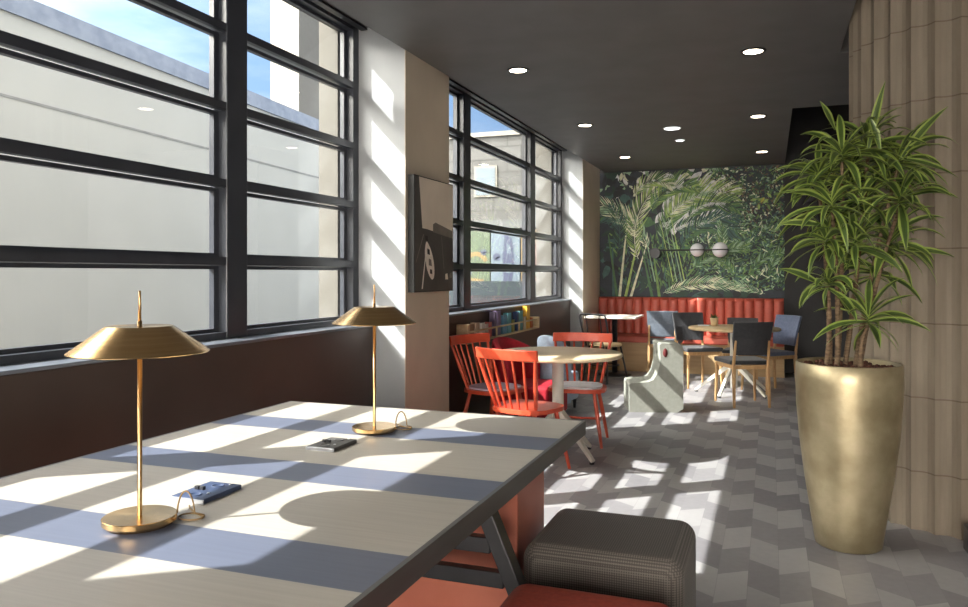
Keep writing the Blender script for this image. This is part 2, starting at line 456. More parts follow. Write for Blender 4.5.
# ------------------------------------------------------------------ outdoors
GZ = 0.0
S(tag(MB().box(-40, -2.66, -30, 45, -.3, -.02).build('outside_ground', MT['ext_ground']), 'pale paved ground outside the windows', 'ground'))
# blank white wall across the lane, turned a few degrees
a56 = R(5.6); wd = Vector((-math.sin(a56), math.cos(a56), 0)); wn = Vector((-math.cos(a56), -math.sin(a56), 0))
wo = Vector((-7.5, 3, 0))
def wq(s0, s1, t0, t1, z0, z1, mb):
    P = lambda s, t, z: wo+wd*s+wn*t+Vector((0, 0, z))
    mb.hexa([P(s0, t0, z0), P(s1, t0, z0), P(s1, t1, z0), P(s0, t1, z0), P(s0, t0, z1), P(s1, t0, z1), P(s1, t1, z1), P(s0, t1, z1)])
ew = thing('boundary_wall', 'blank white rendered wall with blue-grey coping seen through the first window', 'wall', (0, 0, 0), kind='structure')
m = MB(); wq(-22, 15.5, 0, .3, -.02, 4.13, m); m.mat(1); wq(-22, 15.5, -.006, 0, 3.195, 3.225, m)
S(m.build('wall_face', [MT['ext_white'], MT['ext_joint']], ew))
m = MB(); wq(-22, 15.6, -.03, .4, 4.13, 4.26, m); wq(-22, 15.6, .0, .36, 4.26, 4.38, m)
S(m.build('wall_coping', MT['ext_coping'], ew))
# outer piers and unseen ledges added above the windows to cut the sun
m = MB()
m.box(-2.78, -2.62, -.75, -.1, -.02, 5.5); m.box(-2.76, -2.62, 4.35, 5.22, -.02, 5.5)
m.box(-2.82, -2.62, 9.55, 10.7, -.02, 5.5); m.box(-2.75, -2.62, -5.3, -4.7, -.02, 5.5)
S(m.build('exterior_pillar', MT['ext_stone']))
m = MB()
m.box(-3.50, -3.44, -1.0, 3.5, 3.47, 3.95); m.box(-3.50, -3.44, 4.6, 8.6, 3.47, 3.95)
m.box(-3.5, -2.62, -1.0, 3.42, 3.95, 4.1); m.box(-3.5, -2.62, 4.6, 8.6, 3.95, 4.1)
S(m.build('sun_block_ledge', MT['ext_stone']))

tw = thing('exterior_tower', 'tall pale tower rising behind the blank white wall against the sky', 'building', (-17.75, 26.5, 0))
MB().box(-1.35, 0, 0, 3.2, -.02, 22).build('tower_body', MT['ext_stone'], tw)
MB().box(-1.45, .1, -.1, 3.3, 22, 22.5).build('roof_cap', MT['ext_coping'], tw)
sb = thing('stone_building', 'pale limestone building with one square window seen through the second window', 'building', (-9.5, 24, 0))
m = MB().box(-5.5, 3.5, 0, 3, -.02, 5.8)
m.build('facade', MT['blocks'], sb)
m = MB().box(-5.6, 3.6, -.12, 3.1, 5.8, 5.95); m.build('parapet_cap', MT['ext_stone'], sb)
wf = MB().box(.28, 1.08, -.05, 0, 3.82, 4.84).build('window_surround', MT['ext_stone'], sb)
MB().box(.34, 1.02, -.07, -.05, 3.88, 4.78).build('window_pane', MT['ext_win'], wf)
MB().box(-5.5, 3.5, -.9, 0, 2.72, 2.98).build('entrance_canopy', MT['ext_dark'], sb)
MB().box(-1.6, -.9, -.06, 0, .5, 5.2).build('drainpipe', MT['ext_coping'], sb)
def poster(x0, x1, bg, shapes, label):
    p = thing('poster_board', label, 'poster', ((x0+x1)/2, 22.6, 0), group='poster boards in front of the stone building')
    w2 = (x1-x0)/2
    b = MB().box(-w2, w2, 0, .06, .55, 2.62).build('board', MT[bg], p)
    art = MB(); ms = []
    for k, (mt, poly) in enumerate(shapes):
        if MT[mt] not in ms: ms.append(MT[mt])
        art.mat(ms.index(MT[mt]))
        art.prism(poly, -.004-.001*k, 0, 'y')
    art.build('print', ms, p)
    for s in (-1, 1): MB().box(s*(w2-.06)-.03, s*(w2-.06)+.03, .06, .12, -.02, 2.5).build('post', MT['ext_dark'], p)
def arc(cx, cz, r0, r1, a0, a1, n=12):
    o = [(cx+r1*math.cos(R(a0+(a1-a0)*i/n)), cz+r1*math.sin(R(a0+(a1-a0)*i/n))) for i in range(n+1)]
    return o+[(cx+r0*math.cos(R(a1-(a1-a0)*i/n)), cz+r0*math.sin(R(a1-(a1-a0)*i/n))) for i in range(n+1)]
poster(-9.2, -8.18, 'p_green', [('p_yel', arc(.05, 1.55, .28, .42, 20, 170)), ('p_sky', arc(-.22, 1.35, 0, .14, 0, 350)), ('p_blue', arc(.3, 1.95, 0, .1, 0, 350)), ('p_yel', [(-.4, 1.1), (.3, 1.02), (.32, 1.1), (-.4, 1.18)])],
       'green poster board with a yellow arc beside the pale blue one')
poster(-8.14, -7.2, 'p_sky', [('p_blue', [(-.05, .9), (.2, .9), (.3, 1.6), (.22, 2.4), (-.02, 2.5), (-.1, 1.7)]), ('p_sky', arc(.12, 1.45, .08, .16, 0, 350)), ('p_blue', arc(-.28, 1.8, 0, .12, 0, 350)), ('p_sky', [(.05, 1.9), (.18, 1.9), (.16, 2.15), (.04, 2.2)])],
       'pale blue poster board with dark blue shapes in the middle of the three')
poster(-7.16, -6.4, 'p_yel', [('p_red', [(-.2, .8), (.1, .8), (.15, 2.2), (-.1, 2.3)]), ('p_green', arc(.15, 1.3, 0, .12, 0, 350))],
       'yellow and orange poster board at the end of the row')
tag(MB().box(-9.6, -6.0, 20.6, 21.5, -.02, 1.06).build('clipped_hedge', MT['hedge']), 'low grey-green clipped hedge in front of the poster boards', 'hedge', kind='stuff')

# ------------------------------------------------------------------ long table
ZT = .71
lt = thing('long_table', 'long shared table striped in pale wood and slate blue with two brass lamps on it', 'table', (0, 0, 0))
TX0, TX1, TY0, TY1 = -1.985, -.66, .1, 2.90
MB().box(TX0+.012, TX1-.012, TY0+.012, TY1-.012, ZT-.03, ZT).build('tabletop', MT['table'], lt)
e = MB()
e.box(TX0, TX0+.0118, TY0, TY1, ZT-.052, ZT); e.box(TX1-.0118, TX1, TY0, TY1, ZT-.052, ZT)
e.box(TX0+.0118, TX1-.0118, TY1-.0118, TY1, ZT-.052, ZT); e.box(TX0+.0118, TX1-.0118, TY0, TY0+.0118, ZT-.052, ZT)
e.box(TX0+.0118, TX1-.0118, TY0+.0118, TY1-.0118, ZT-.052, ZT-.0302)
e.build('edge_band', MT['edge'], lt)
for Yt in (2.31, .55):
    for s in (-1, 1):
        cx = (TX0+TX1)/2
        MB().bar((cx+s*.415, Yt, .657), (cx+s*.70, Yt, 0), .05, .06, up=(0, 1, 0)).build('leg', MT['black'], lt, bevel=.004)
    k = lambda z: .415+(.657-z)/.657*.285-.03
    for z in (.41, .305):
        MB().box(cx-k(z), cx+k(z), Yt-.018, Yt+.018, z-.025, z+.025).build('crossbar', MT['black'], lt, bevel=.003)
MB().box(-1.85, -.815, 2.53, 2.87, 0, .657).build('pedestal', MT['terra'], lt, bevel=.006)
MB().box(cx-.04, cx+.04, .6, 2.3, .60, .657).build('spine_beam', MT['black'], lt, bevel=.004)

# ------------------------------------------------------------------ brass lamps
def make_lamp(loc, label):
    t = thing('table_lamp', label, 'lamp', loc, group='brass lamps on the long table')
    MB().crisp([(.0, 0), (.070, 0), (.0785, .008), (.0785, .019), (.077, .020), (.0001, .020)], n=48).build('base', MT['brass'], t)
    MB().lathe([(.0052, .018), (.0052, .455), (0, .455)], n=14).build('pole', MT['brass_dark'], t)
    z0, z1, r0, r1 = .384, .442, .149, .073
    prof = [(r0-.002, z0), (r0, z0+.002), (r1, z1), (r1-.003, z1+.002), (.0052, z1+.002), (.0052, z1), (r1-.005, z1-.001), (r0-.002, z0)]
    MB().crisp(prof, n=72).build('lamp_shade', MT['brass'], t)
    MB().lathe([(0, .444), (.0035, .444), (.003, .50), (.0026, .522), (0, .523)], n=12).build('finial', MT['brass_dark'], t)
    pts = []
    for i in range(13):   # the loop that stands up beside the base
        a = math.pi*i/12
        pts.append((.058+.03*(1-math.cos(a))/2*1.3, .052+.012*i/12, .016+.05*math.sin(a)))
    for i in range(1, 22):
        a = 2*math.pi*i/20
        pts.append((.075+.034*math.cos(a)*.9+.003, .075+.024*math.sin(a), .003 if i > 1 else .008))
    pts += [(.06, .105, .003), (.03, .125, .003), (.015, .14, .004)]
    MB().tube(pts, .0021, 6).build('cord', MT['cord'], t)
    return t
L1 = make_lamp((-1.324, 1.354, ZT), 'nearer of the two brass table lamps, on the slate stripe')
L2 = copy_tree(L1, (-1.32, 2.44, ZT), 0, 'farther brass table lamp, near the end of the striped table')

def make_hub(loc, label):
    t = thing('power_hub', label, 'power outlet', loc, group='power outlets on the long table')
    MB().box(-.05, .05, -.068, .076, 0, .012).build('body', MT['hub'], t, bevel=.002)
    MB().box(-.052, .052, -.072, -.0685, 0, .011).build('end_cap', MT['silver'], t, bevel=.001)
    for y in (-.04, .045):
        MB().lathe([(0, .012), (.017, .012), (.017, .0135), (.0135, .0135), (.013, .0125), (0, .0125)], (0, y, 0), 20).build('socket', MT['hub'], t)
        MB().lathe([(0, .0126), (.004, .0126), (.004, .0138), (0, .014)], (.025, y+.018, 0), 12).build('button', MT['wsock'], t)
    MB().box(-.034, -.022, -.004, .006, .012, .021).build('switch', MT['black'], t, bevel=.001)
    MB().box(-.018, -.006, -.004, .006, .012, .021).build('switch', MT['black'], t, bevel=.001)
    return t
H1 = make_hub((-1.34, 1.59, ZT), 'slate blue power outlet block beside the nearer brass lamp')
copy_tree(H1, (-1.335, 2.18, ZT), 0, 'dark power outlet block just in front of the farther brass lamp', swap={MT['hub']: MT['edge']})

# ------------------------------------------------------------------ poufs
def pouf(name, label, loc, sx, sy, sz, mt):
    t = thing(name, label, 'pouf', loc)
    b = MB().box(-sx/2, sx/2, -sy/2, sy/2, .012, sz).build('upholstery', mt, t, bevel=.06, seg=8)
    for p in b.data.polygons: p.use_smooth = True
    mm = MB()
    r = [(-sx/2+.04, -sy/2+.04), (sx/2-.04, -sy/2+.04), (sx/2-.04, sy/2-.04), (-sx/2+.04, sy/2-.04)]
    mm.prism(r, 0, .0115); mm.build('base_board', MT['black'], t)
    return t
pouf('cube_pouf', 'grey checked fabric cube pouf on the sunlit floor beside the striped table', (-.515, 2.685, 0), .53, .49, .375, MT['check'])
pouf('cube_pouf', 'rust red fabric cube pouf nearest the camera beside the striped table', (-.475, 1.945, 0), .49, .53, .365, MT['redfab'])

# ------------------------------------------------------------------ spindle chairs (local +Y is the way the sitter looks)
def make_spindle(loc, rz, label, pad):
    t = thing('spindle_chair', label, 'chair', loc, rz, group='orange spindle-back chairs')
    n = 20
    def outline(w, f, k):
        o = []
        for i in range(n):
            a = 2*math.pi*i/n; c, s = math.cos(a), math.sin(a)
            o.append((w*math.copysign(abs(c)**.7, c)*(1+.06*s), f*math.copysign(abs(s)**.7, s)))
        return o
    MB().prism(outline(.215, .205, 0), .393, .42).build('seat', MT['orange'], t, bevel=.008)
    if pad: MB().prism(outline(.185, .175, 0), .4202, .434).build('seat_glare', MT['pad'], t, bevel=.006)  # pale layer stands in for glare on the lacquered seat
    rail = []
    N = 12
    def arcp(u, z):   # u in -1..1 along the back
        return (u*.235*(1+.0*z), -.165-.05*(1-u*u)-(z-.42)*.20, z)
    vs = []
    for i in range(N+1):
        u = -1+2*i/N
        for z, off in ((.735, 0), (.805, 0)):
            x, y, zz = arcp(u, z); vs += [(x, y+.010, zz), (x, y-.010, zz)]
    fs = []
    for i in range(N):
        b, c = i*4, i*4+4
        fs += [(b, c, c+1, b+1), (b+2, b+3, c+3, c+2), (b, b+2, c+2, c), (b+1, c+1, c+3, b+3)]
    fs += [(0, 1, 3, 2), (N*4, N*4+2, N*4+3, N*4+1)]
    m = MB(); m.add(vs, fs); m.build('crest_rail', MT['orange'], t, bevel=.006)
    for k in range(7):
        u = -.93+1.86*k/6
        x1, y1, z1 = arcp(u, .74)
        x0, y0 = u*.165, -.125-.045*(1-u*u)
        r = .013 if k in (0, 6) else .0085
        MB().tube([(x0, y0, .418), ((x0+x1)/2, (y0+y1)/2, .58), (x1, y1, z1)], [r*.9, r*1.15, r*.8], 8).build('spindle', MT['orange'], t)
    for sx in (-1, 1):
        for sy in (-1, 1):
            MB().tube([(sx*.135, sy*.12, .40), (sx*.165, sy*.155, .22), (sx*.20, sy*.195, 0)], [.013, .0165, .010], 10).build('leg', MT['orange'], t)
        MB().tube([(sx*.172, -.163, .18), (sx*.172, .163, .18)], .009, 8).build('stretcher', MT['orange'], t)
    MB().tube([(-.172, 0, .18), (.172, 0, .18)], .009, 8).build('stretcher', MT['orange'], t)
    return t
make_spindle((-1.475, 4.79, 0), R(-17), 'orange spindle-back chair with its back to the striped table', False)
CL = make_spindle((-1.935, 5.45, 0), R(-108), 'orange spindle-back chair by the pier, lilac glare on its seat, below the book rack', True)
copy_tree(CL, (-1.365, 5.74, 0), R(-175), 'orange spindle-back chair on the far side of the small round table', swap={MT['pad']: MT['wsock']})

# ------------------------------------------------------------------ round tables
def round_table(name, label, loc, r, top, legs, reach, a0, zj, ctop=.03, rcol=.032):
    t = thing(name, label, 'table', loc)
    MB().lathe([(0, .677), (r-.012, .677), (r, .684), (r, .699), (r-.006, .705), (0, .705)], n=64).build('tabletop', top, t)
    MB().lathe([(0, .06), (rcol*.9, .06), (rcol, zj), (rcol, .655), (.11, .668), (.11, .6768), (0, .6768)], n=24).build('column', MT['wmetal'], t)
    for k in range(legs):
        a = R(a0+360*k/legs); d = Vector((math.cos(a), math.sin(a), 0))
        MB().bar(d*.02+Vector((0, 0, zj)), d*reach+Vector((0, 0, .018)), .035, .05, .03, .022).build('leg', MT['wmetal'], t, bevel=.004)
        MB().lathe([(0, 0), (.017, 0), (.017, .012), (0, .012)], d*(reach-.012), 12).build('foot', MT['black'], t)
    return t
round_table('round_table', 'small round table with a pale birch top among the orange chairs', (-1.39, 5.24, 0), .445, MT['ptop'], 4, .33, -30, .30, rcol=.04).scale = (1, 1, 1.025)
T2 = round_table('round_table', 'larger oak-topped round table ringed by dark upholstered chairs', (-.36, 8.62, 0), .47, MT['ptop2'], 5, .40, -37, .32, rcol=.04)
pp = thing('potted_succulent', 'small plant in a tan pot on the oak round table', 'potted plant', (-.57, 8.78, .705))
MB().lathe([(0, 0), (.035, 0), (.045, .085), (.04, .085), (.038, .075), (0, .075)], n=20).build('pot', MT['ptop2'], pp)
m = MB()
for k in range(26):
    a = random.uniform(0, 6.28); l = random.uniform(.05, .09); e = random.uniform(.2, 1.0)
    d = Vector((math.cos(a)*math.cos(e), math.sin(a)*math.cos(e), math.sin(e))); q = d.cross(Vector((0, 0, 1))).normalized()*.011
    b = Vector((0, 0, .072)); m.add([b, b+d*l*.5+q, b+d*l, b+d*l*.5-q], [(0, 1, 2, 3)])
m.build('foliage', MT['leaf'], pp)
tag(MB().box(-.06, .06, -.04, .04, 0, .006).build('paper_napkin', MT['wsock']), 'white folded napkin beside the small pot on the oak table', 'napkin').location = (-.68, 8.76, .7052)

# ------------------------------------------------------------------ dark dining chairs
def make_dining(loc, rz, label, fab, scale=None):
    t = thing('dining_chair', label, 'chair', loc, rz, group='upholstered oak-framed dining chairs')
    m = MB(); m.hexa([(-.19, -.17, .405), (.19, -.17, .405), (.215, .22, .405), (-.215, .22, .405), (-.19, -.17, .445), (.19, -.17, .445), (.215, .22, .45), (-.215, .22, .45)])
    m.build('seat', fab, t, bevel=.014, seg=3)
    # curved backrest pad
    N = 8; vs = []
    for i in range(N+1):
        u = -1+2*i/N
        for z, hw, y in ((.50, .165, -.185), (.66, .185, -.205), (.82, .19, -.255)):
            yb = y-.03*(1-u*u)
            vs += [(u*hw, yb+.014, z), (u*hw, yb-.014, z)]
    fs = []
    for i in range(N):
        b, c = i*6, i*6+6
        for k in (0, 2):
            fs += [(b+k, c+k, c+k+2, b+k+2), (b+k+1, b+k+3, c+k+3, c+k+1)]
        fs += [(b, b+1, c+1, c), (b+4, c+4, c+5, b+5)]
    for b in (0, N*6):
        fs += [(b, b+1, b+3, b+2), (b+2, b+3, b+5, b+4)]
    m = MB(); m.add(vs, fs); m.build('backrest', fab, t, bevel=.010, seg=3)
    for s in (-1, 1):
        MB().bar((s*.165, -.19, .40), (s*.17, -.215, 0), .034, .034, .022, .022, up=(0, 1, 0)).build('leg', MT['oak'], t, bevel=.006)
        MB().bar((s*.168, -.19, .40), (s*.160, -.232, .64), .03, .022, .018, .016, up=(0, 1, 0)).build('back_post', MT['oak'], t, bevel=.005)
        MB().bar((s*.188, .19, .40), (s*.20, .21, 0), .034, .034, .02, .02, up=(0, 1, 0)).build('leg', MT['oak'], t, bevel=.006)
        MB().bar((s*.165, -.17, .385), (s*.185, .18, .385), .02, .036).build('seat_rail', MT['oak'], t, bevel=.003)
    MB().bar((-.15, -.185, .385), (.15, -.185, .385), .02, .036).build('seat_rail', MT['oak'], t, bevel=.003)
    MB().bar((-.17, .19, .385), (.17, .19, .385), .02, .036).build('seat_rail', MT['oak'], t, bevel=.003)
    return t
D1 = make_dining((-.245, 7.93, 0), R(23), 'black oak-framed dining chair with its back turned, in front of the oak round table', MT['chair_black'])
fb = MT['chair_black']
copy_tree(D1, (-.31, 9.34, 0), R(178), 'charcoal dining chair at the far side of the oak table, nearest the coral bench', scale=.92)
copy_tree(D1, (.0, 8.90, 0), R(130), 'slate blue dining chair between the oak table and the dark wall', swap={fb: MT['chair_blue']})
copy_tree(D1, (-.78, 9.07, 0), R(-150), 'black dining chair behind the sage foam seat, turned towards the oak table')
copy_tree(D1, (-1.24, 9.84, 0), R(2), 'blue-grey dining chair pulled up to the coral bench, back turned', swap={fb: MT['chair_grey']})

# ------------------------------------------------------------------ sage L-shaped seat
fs_ = thing('foam_seat', 'sage grey L-shaped foam seat standing on the sunlit floor', 'seat', (-1.035, 7.38, 0), R(17))
fs_.scale = (.93, 1, .97)
poly = [(-.265, 0), (.20, 0), (.262, .035), (.262, .60), (.25, .64), (.05, .655), (.032, .64), (.04, .55), (.035, .46), (.01, .37), (-.03, .305), (-.08, .285), (-.25, .275), (-.265, .26)]
MB().prism(poly, -.2, .2, 'y').build('body', MT['felt'], fs_, bevel=.006, seg=2)
m = MB(); m.lathe([(0, 0), (.022, 0), (.02, .004), (0, .004)], n=20)
h = m.build('grip_hole', MT['hole'], fs_); h.rotation_euler = (R(90), 0, 0); h.scale = (1, 1.9, 1); h.location = (.085, -.201, .565)

# ------------------------------------------------------------------ low tub armchairs by the parapet
def tub(loc, rz, label, fab, kx=1.):
    t = thing('tub_armchair', label, 'armchair', loc, rz, group='low armchairs under the second window')
    MB().box(-.25*kx, .25*kx, -.15, .27, .08, .345).build('seat', fab, t, bevel=.03, seg=4)
    vs, fs = [], []
    N = 18
    for i in range(N+1):
        a = R(180+180*i/N); u = abs(i/N-.5)*2
        h = .72-.16*u**2
        for r, z in ((.265, .08), (.335, .08), (.34, h), (.275, h)):
            vs.append((kx*r*math.cos(a), -.02+r*.85*math.sin(a), z))
    for i in range(N):
        b, c = i*4, i*4+4
        fs += [(b, c, c+1, b+1), (b+1, c+1, c+2, b+2), (b+2, c+2, c+3, b+3), (b+3, c+3, c, b)]
    fs += [(0, 1, 2, 3), (N*4+3, N*4+2, N*4+1, N*4)]
    m = MB(); m.add(vs, fs, True); m.build('backrest', fab, t, bevel=.02, seg=3)
    for sx in (-1, 1):
        for y in (-.18, .2): MB().lathe([(0, 0), (.012, 0), (.018, .08), (0, .08)], (sx*.2*kx, y, 0), 12).build('leg', MT['black'], t)
    return t
tub((-1.94, 6.34, 0), R(-95), 'crimson low armchair against the brown parapet below the book rack', MT['crimson'])
tub((-1.86, 7.0, 0), R(-8), 'pale blue low armchair between the round birch table and the second window', MT['paleblue'], .45)

# ------------------------------------------------------------------ metal hoop chair and bistro table
hc = thing('hoop_chair', 'black metal hoop-back chair with a wooden seat beside the second pier', 'chair', (-1.83, 9.06, 0), R(-28))
hc.scale = (1.06, 1.06, 1.0)
MB().lathe([(0, .42), (.175, .42), (.185, .43), (.185, .445), (.175, .452), (0, .452)], n=32).build('seat', MT['ptop2'], hc)
hp = [(-.17, -.12, .42)]+[(-.185, -.20, .70)]+[(-.185+.04*(1-math.cos(R(a))), -.215, .76+.04*math.sin(R(a))) for a in (0, 30, 60, 90)]
hp += [(-x, y, z) for x, y, z in reversed(hp)]
MB().tube(hp, .011, 10).build('back_hoop', MT['black'], hc)
MB().tube([(-.1, -.15, .42), (-.1, -.214, .795)], .006, 8).build('back_rod', MT['black'], hc)
MB().tube([(.1, -.15, .42), (.1, -.214, .795)], .006, 8).build('back_rod', MT['black'], hc)
for sx in (-1, 1):
    for sy in (-1, 1):
        MB().tube([(sx*.12, sy*.12, .425), (sx*.18, sy*.18, 0)], .011, 8).build('leg', MT['black'], hc)
MB().tube([(.155*math.cos(R(a)), .155*math.sin(R(a)), .2) for a in range(0, 360, 15)], .007, 6, closed=True).build('foot_ring', MT['black'], hc)

bt = thing('bistro_table', 'white square bistro table on a black pedestal in front of the coral bench', 'table', (-1.84, 9.72, 0))
MB().box(-.315, .315, -.33, .33, .72, .745).build('tabletop', MT['wmetal'], bt, bevel=.006)
MB().lathe([(0, .03), (.035, .03), (.035, .70), (.12, .71), (.12, .7195), (0, .7195)], n=20).build('pedestal', MT['black'], bt)
MB().lathe([(0, 0), (.21, 0), (.21, .014), (.06, .03), (0, .03)], n=32).build('base_plate', MT['black'], bt)

# ------------------------------------------------------------------ coral bench along the back wall
bn = thing('banquette_bench', 'coral red channel-backed bench on a tan wooden base along the mural wall', 'bench', (0, 0, 0))
BX0, BX1 = -2.22, .165
MB().box(BX0, BX1, 10.13, 10.64, 0, .375).build('base', MT['bench_wood'], bn)
MB().box(BX0, BX1, 10.10, 10.50, .377, .465).build('seat_cushion', MT['vinyl'], bn, bevel=.02, seg=3)
nch = 20; cw = (BX1-BX0)/nch
vs, fs = [], []
K = 6
cols = []
for c_ in range(nch):
    for k in range(K):
        u = k/K; cols.append((BX0+(c_+u)*cw, .034*math.sin(math.pi*u)**.5 if u else 0))
cols.append((BX1, 0))
for x, d in cols:
    for z, y in ((.467, 10.535), (.92, 10.555), (.952, 10.575)):
        vs.append((x, y-d*(1 if z < .95 else .3), z))
    vs += [(x, 10.64, .955), (x, 10.64, .467)]
for i in range(len(cols)-1):
    b, c_ = i*5, i*5+5
    for k in range(4): fs.append((b+k, c_+k, c_+k+1, b+k+1))
    fs.append((b+4, c_+4, c_, b))
fs += [(0, 1, 2, 3, 4), tuple(len(vs)-1-i for i in range(5))]
m = MB(); m.add(vs, fs, False); m.build('back_cushion', MT['vinyl'], bn)

# ------------------------------------------------------------------ jungle mural
def mural():
    W, H = 2.395, 1.71
    x0, z0, yf = -2.22, .962, YB-.012
    pal = [(44, 52, 63), (41, 68, 57), (85, 124, 78), (126, 162, 89), (185, 211, 119), (249, 250, 218), (250, 250, 250), (116, 93, 73), (26, 32, 36), (168, 201, 162), (70, 106, 99), (228, 218, 93)]
    ms = [mat('mural_tone_%d' % i, c, tuple(max(0, int(v*.82)) for v in c), rough=.55, scale=14) for i, c in enumerate(pal)]
    root = thing('wall_mural', 'printed jungle mural of palm fronds filling the wall above the coral bench', 'mural', (0, 0, 0))
    m = MB(); m.mat(0).box(x0, x0+W, yf, YB-.001, z0, z0+H)
    rnd = random.Random(11)
    layer = [0]
    def put(pts, c):
        layer[0] += 1
        y = yf-.0004-layer[0]*1.2e-6
        m.mat(c); q = [(x0+min(max(x, 0), 1)*W, y, z0+min(max(z, 0), 1)*H) for x, z in pts]
        m.add(q, [tuple(range(len(q)))])
    def leaf(x, z, a, l, wd_, c, bend=0.):
        A = H/W
        ca, sa = math.cos(a), math.sin(a); P = []
        for t, s in ((0, 0), (.25, .8), (.55, 1), (.8, .6), (1, 0), (.8, -.6), (.55, -1), (.25, -.8)):
            lx, ly = l*t, wd_*s+bend*l*t*t
            P.append((x+(lx*ca-ly*sa)*A, z+lx*sa+ly*ca))
        put(P, c)
    def frond(x, z, a, l, curve, ll, cols_, n=26, lw=.012, droop=.9):
        px, pz = x, z; A = H/W
        n = int(n*1.35)
        for i in range(n):
            t = i/n; aa = a+curve*t
            nx, nz = px+math.cos(aa)*l/n*A, pz+math.sin(aa)*l/n
            L = ll*math.sin(math.pi*(.12+.8*t))
            for s in (-1, 1):
                if .02 < nx < .98 and .0 < nz < 1.0:
                    leaf(nx, nz, aa+s*droop*(1-.35*t)+rnd.uniform(-.1, .1), L*rnd.uniform(.8, 1.15), lw*.55*rnd.uniform(.7, 1.2), rnd.choice(cols_), -.2*s)
            put([(px, pz), (nx, nz), (nx+.004, nz), (px+.004, pz)], cols_[-1])
            px, pz = nx, nz
    # ground tones
    for k in range(260):
        x, z = rnd.random(), rnd.random()
        c = rnd.choice([0, 8, 1, 10]) if x < .3 or z < .3 else rnd.choice([1, 2, 10, 1, 8])
        leaf(x, z, rnd.uniform(0, 6.28), rnd.uniform(.06, .18), rnd.uniform(.02, .05), c)
    for k in range(170):   # pale gap of sky in the middle
        x, z = rnd.gauss(.56, .085), rnd.gauss(.68, .14)
        if z < .55: continue
        leaf(x, z, rnd.uniform(0, 6.28), rnd.uniform(.06, .14), rnd.uniform(.02, .04), rnd.choice([6, 6, 6, 5, 9]))
    for k in range(60):
        x, z = rnd.gauss(.2, .06), rnd.gauss(.9, .05)
        leaf(x, z, rnd.uniform(0, 6.28), .07, .015, rnd.choice([5, 6, 9, 8]))
    for k in range(1700):   # dense small leaves, upper right
        x, z = rnd.uniform(.62, 1), rnd.uniform(.45, 1)
        if x < .74 and z < .75 and rnd.random() < .6: continue
        leaf(x, z, rnd.uniform(0, 6.28), rnd.uniform(.014, .036), rnd.uniform(.003, .007), rnd.choice([7, 7, 8, 8, 2, 1, 9, 8, 5, 10, 3, 0]))
    for k in range(12): leaf(rnd.gauss(.92, .03), rnd.gauss(.78, .04), rnd.uniform(0, 6.28), .05, .01, rnd.choice([11, 4, 3]))
    for k in range(2200):   # bushes on the lower right
        x, z = rnd.uniform(.48, 1), rnd.uniform(.05, .6)
        leaf(x, z, rnd.uniform(-.6, 3.6), rnd.uniform(.02, .055), rnd.uniform(.0025, .007), rnd.choice([2, 3, 9, 2, 10, 1, 0, 10, 8, 8, 1, 3]))
    for k in range(420):
        x, z = rnd.uniform(.1, .55), rnd.uniform(.02, .45)
        leaf(x, z, rnd.uniform(.6, 2.6), rnd.uniform(.05, .13), rnd.uniform(.003, .008), rnd.choice([1, 10, 0, 2, 3, 8]))
    for k in range(26):    # big soft masses of bush on the right
        x, z = rnd.uniform(.55, .97), rnd.uniform(.12, .55)
        for q in range(22):
            a = rnd.uniform(.2, 2.9); leaf(x+rnd.gauss(0, .02), z+rnd.gauss(0, .02), a, rnd.uniform(.03, .06), rnd.uniform(.003, .006), rnd.choice([3, 9, 2, 9, 5] if q > 10 else [1, 2, 10]))
    for k in range(130):   # open sky between the fronds
        x, z = rnd.gauss(.55, .07), rnd.gauss(.70, .10)
        if z < .55: continue
        leaf(x, z, rnd.uniform(0, 6.28), rnd.uniform(.05, .11), rnd.uniform(.015, .03), rnd.choice([6, 6, 6, 6, 5, 9]))
    for k in range(70):
        x, z = rnd.uniform(.0, .28), rnd.uniform(.0, 1)
        leaf(x, z, rnd.uniform(0, 6.28), rnd.uniform(.05, .12), rnd.uniform(.01, .03), rnd.choice([0, 8, 0, 8, 1]))
    # stalks
    for xb, xt, zt, c in ((.08, .075, .4, 10), (.115, .16, .62, 5), (.15, .235, .55, 4), (.18, .27, .42, 5), (.10, .05, .5, 2), (.30, .24, .4, 2), (.34, .30, .42, 3)):
        put([(xb-.008, 0), (xb+.008, 0), (xt+.003, zt), (xt-.003, zt)], c)
    # big fronds
    D, M_, B_ = [1, 10, 2, 10], [2, 3, 9, 2], [4, 5, 3, 5]
    frond(.42, .52, .5, .5, -1.1, .2, D, 26, .010)
    frond(.46, .40, 1.1, .5, -1.3, .17, D, 24, .010)
    frond(.36, .45, 1.5, .52, -1.5, .20, M_, 28, .010)
    frond(.24, .55, 2.5, .45, .9, .15, D, 24, .010)
    frond(.28, .38, 2.0, .62, .9, .16, [9, 5, 9, 5], 26, .009)
    frond(.22, .30, 1.9, .62, -1.2, .17, B_, 28, .009)
    frond(.38, .62, .95, .58, -1.3, .22, [4, 3, 5, 4], 30, .009)
    frond(.30, .68, 1.3, .42, -1.7, .18, [3, 4, 2, 3], 26, .009)
    frond(.50, .62, .9, .42, -1.6, .15, [2, 3, 1, 2], 24, .009)
    frond(.20, .80, 1.2, .35, -2.0, .13, B_, 22, .008)
    frond(.10, .35, 1.3, .4, .8, .12, D, 20, .008)
    frond(.52, .22, .8, .45, -.9, .12, M_, 22, .008)
    for k in range(10):
        x = rnd.uniform(.28, .52); put([(x, .12), (x+.006, .12), (x-.07, .62), (x-.073, .62)], rnd.choice([3, 9, 4, 2]))
    for k in range(6): frond(rnd.uniform(.58, .95), rnd.uniform(.15, .4), rnd.uniform(.4, 2.4), .26, rnd.uniform(-1, 1), .07, M_, 16, .007)
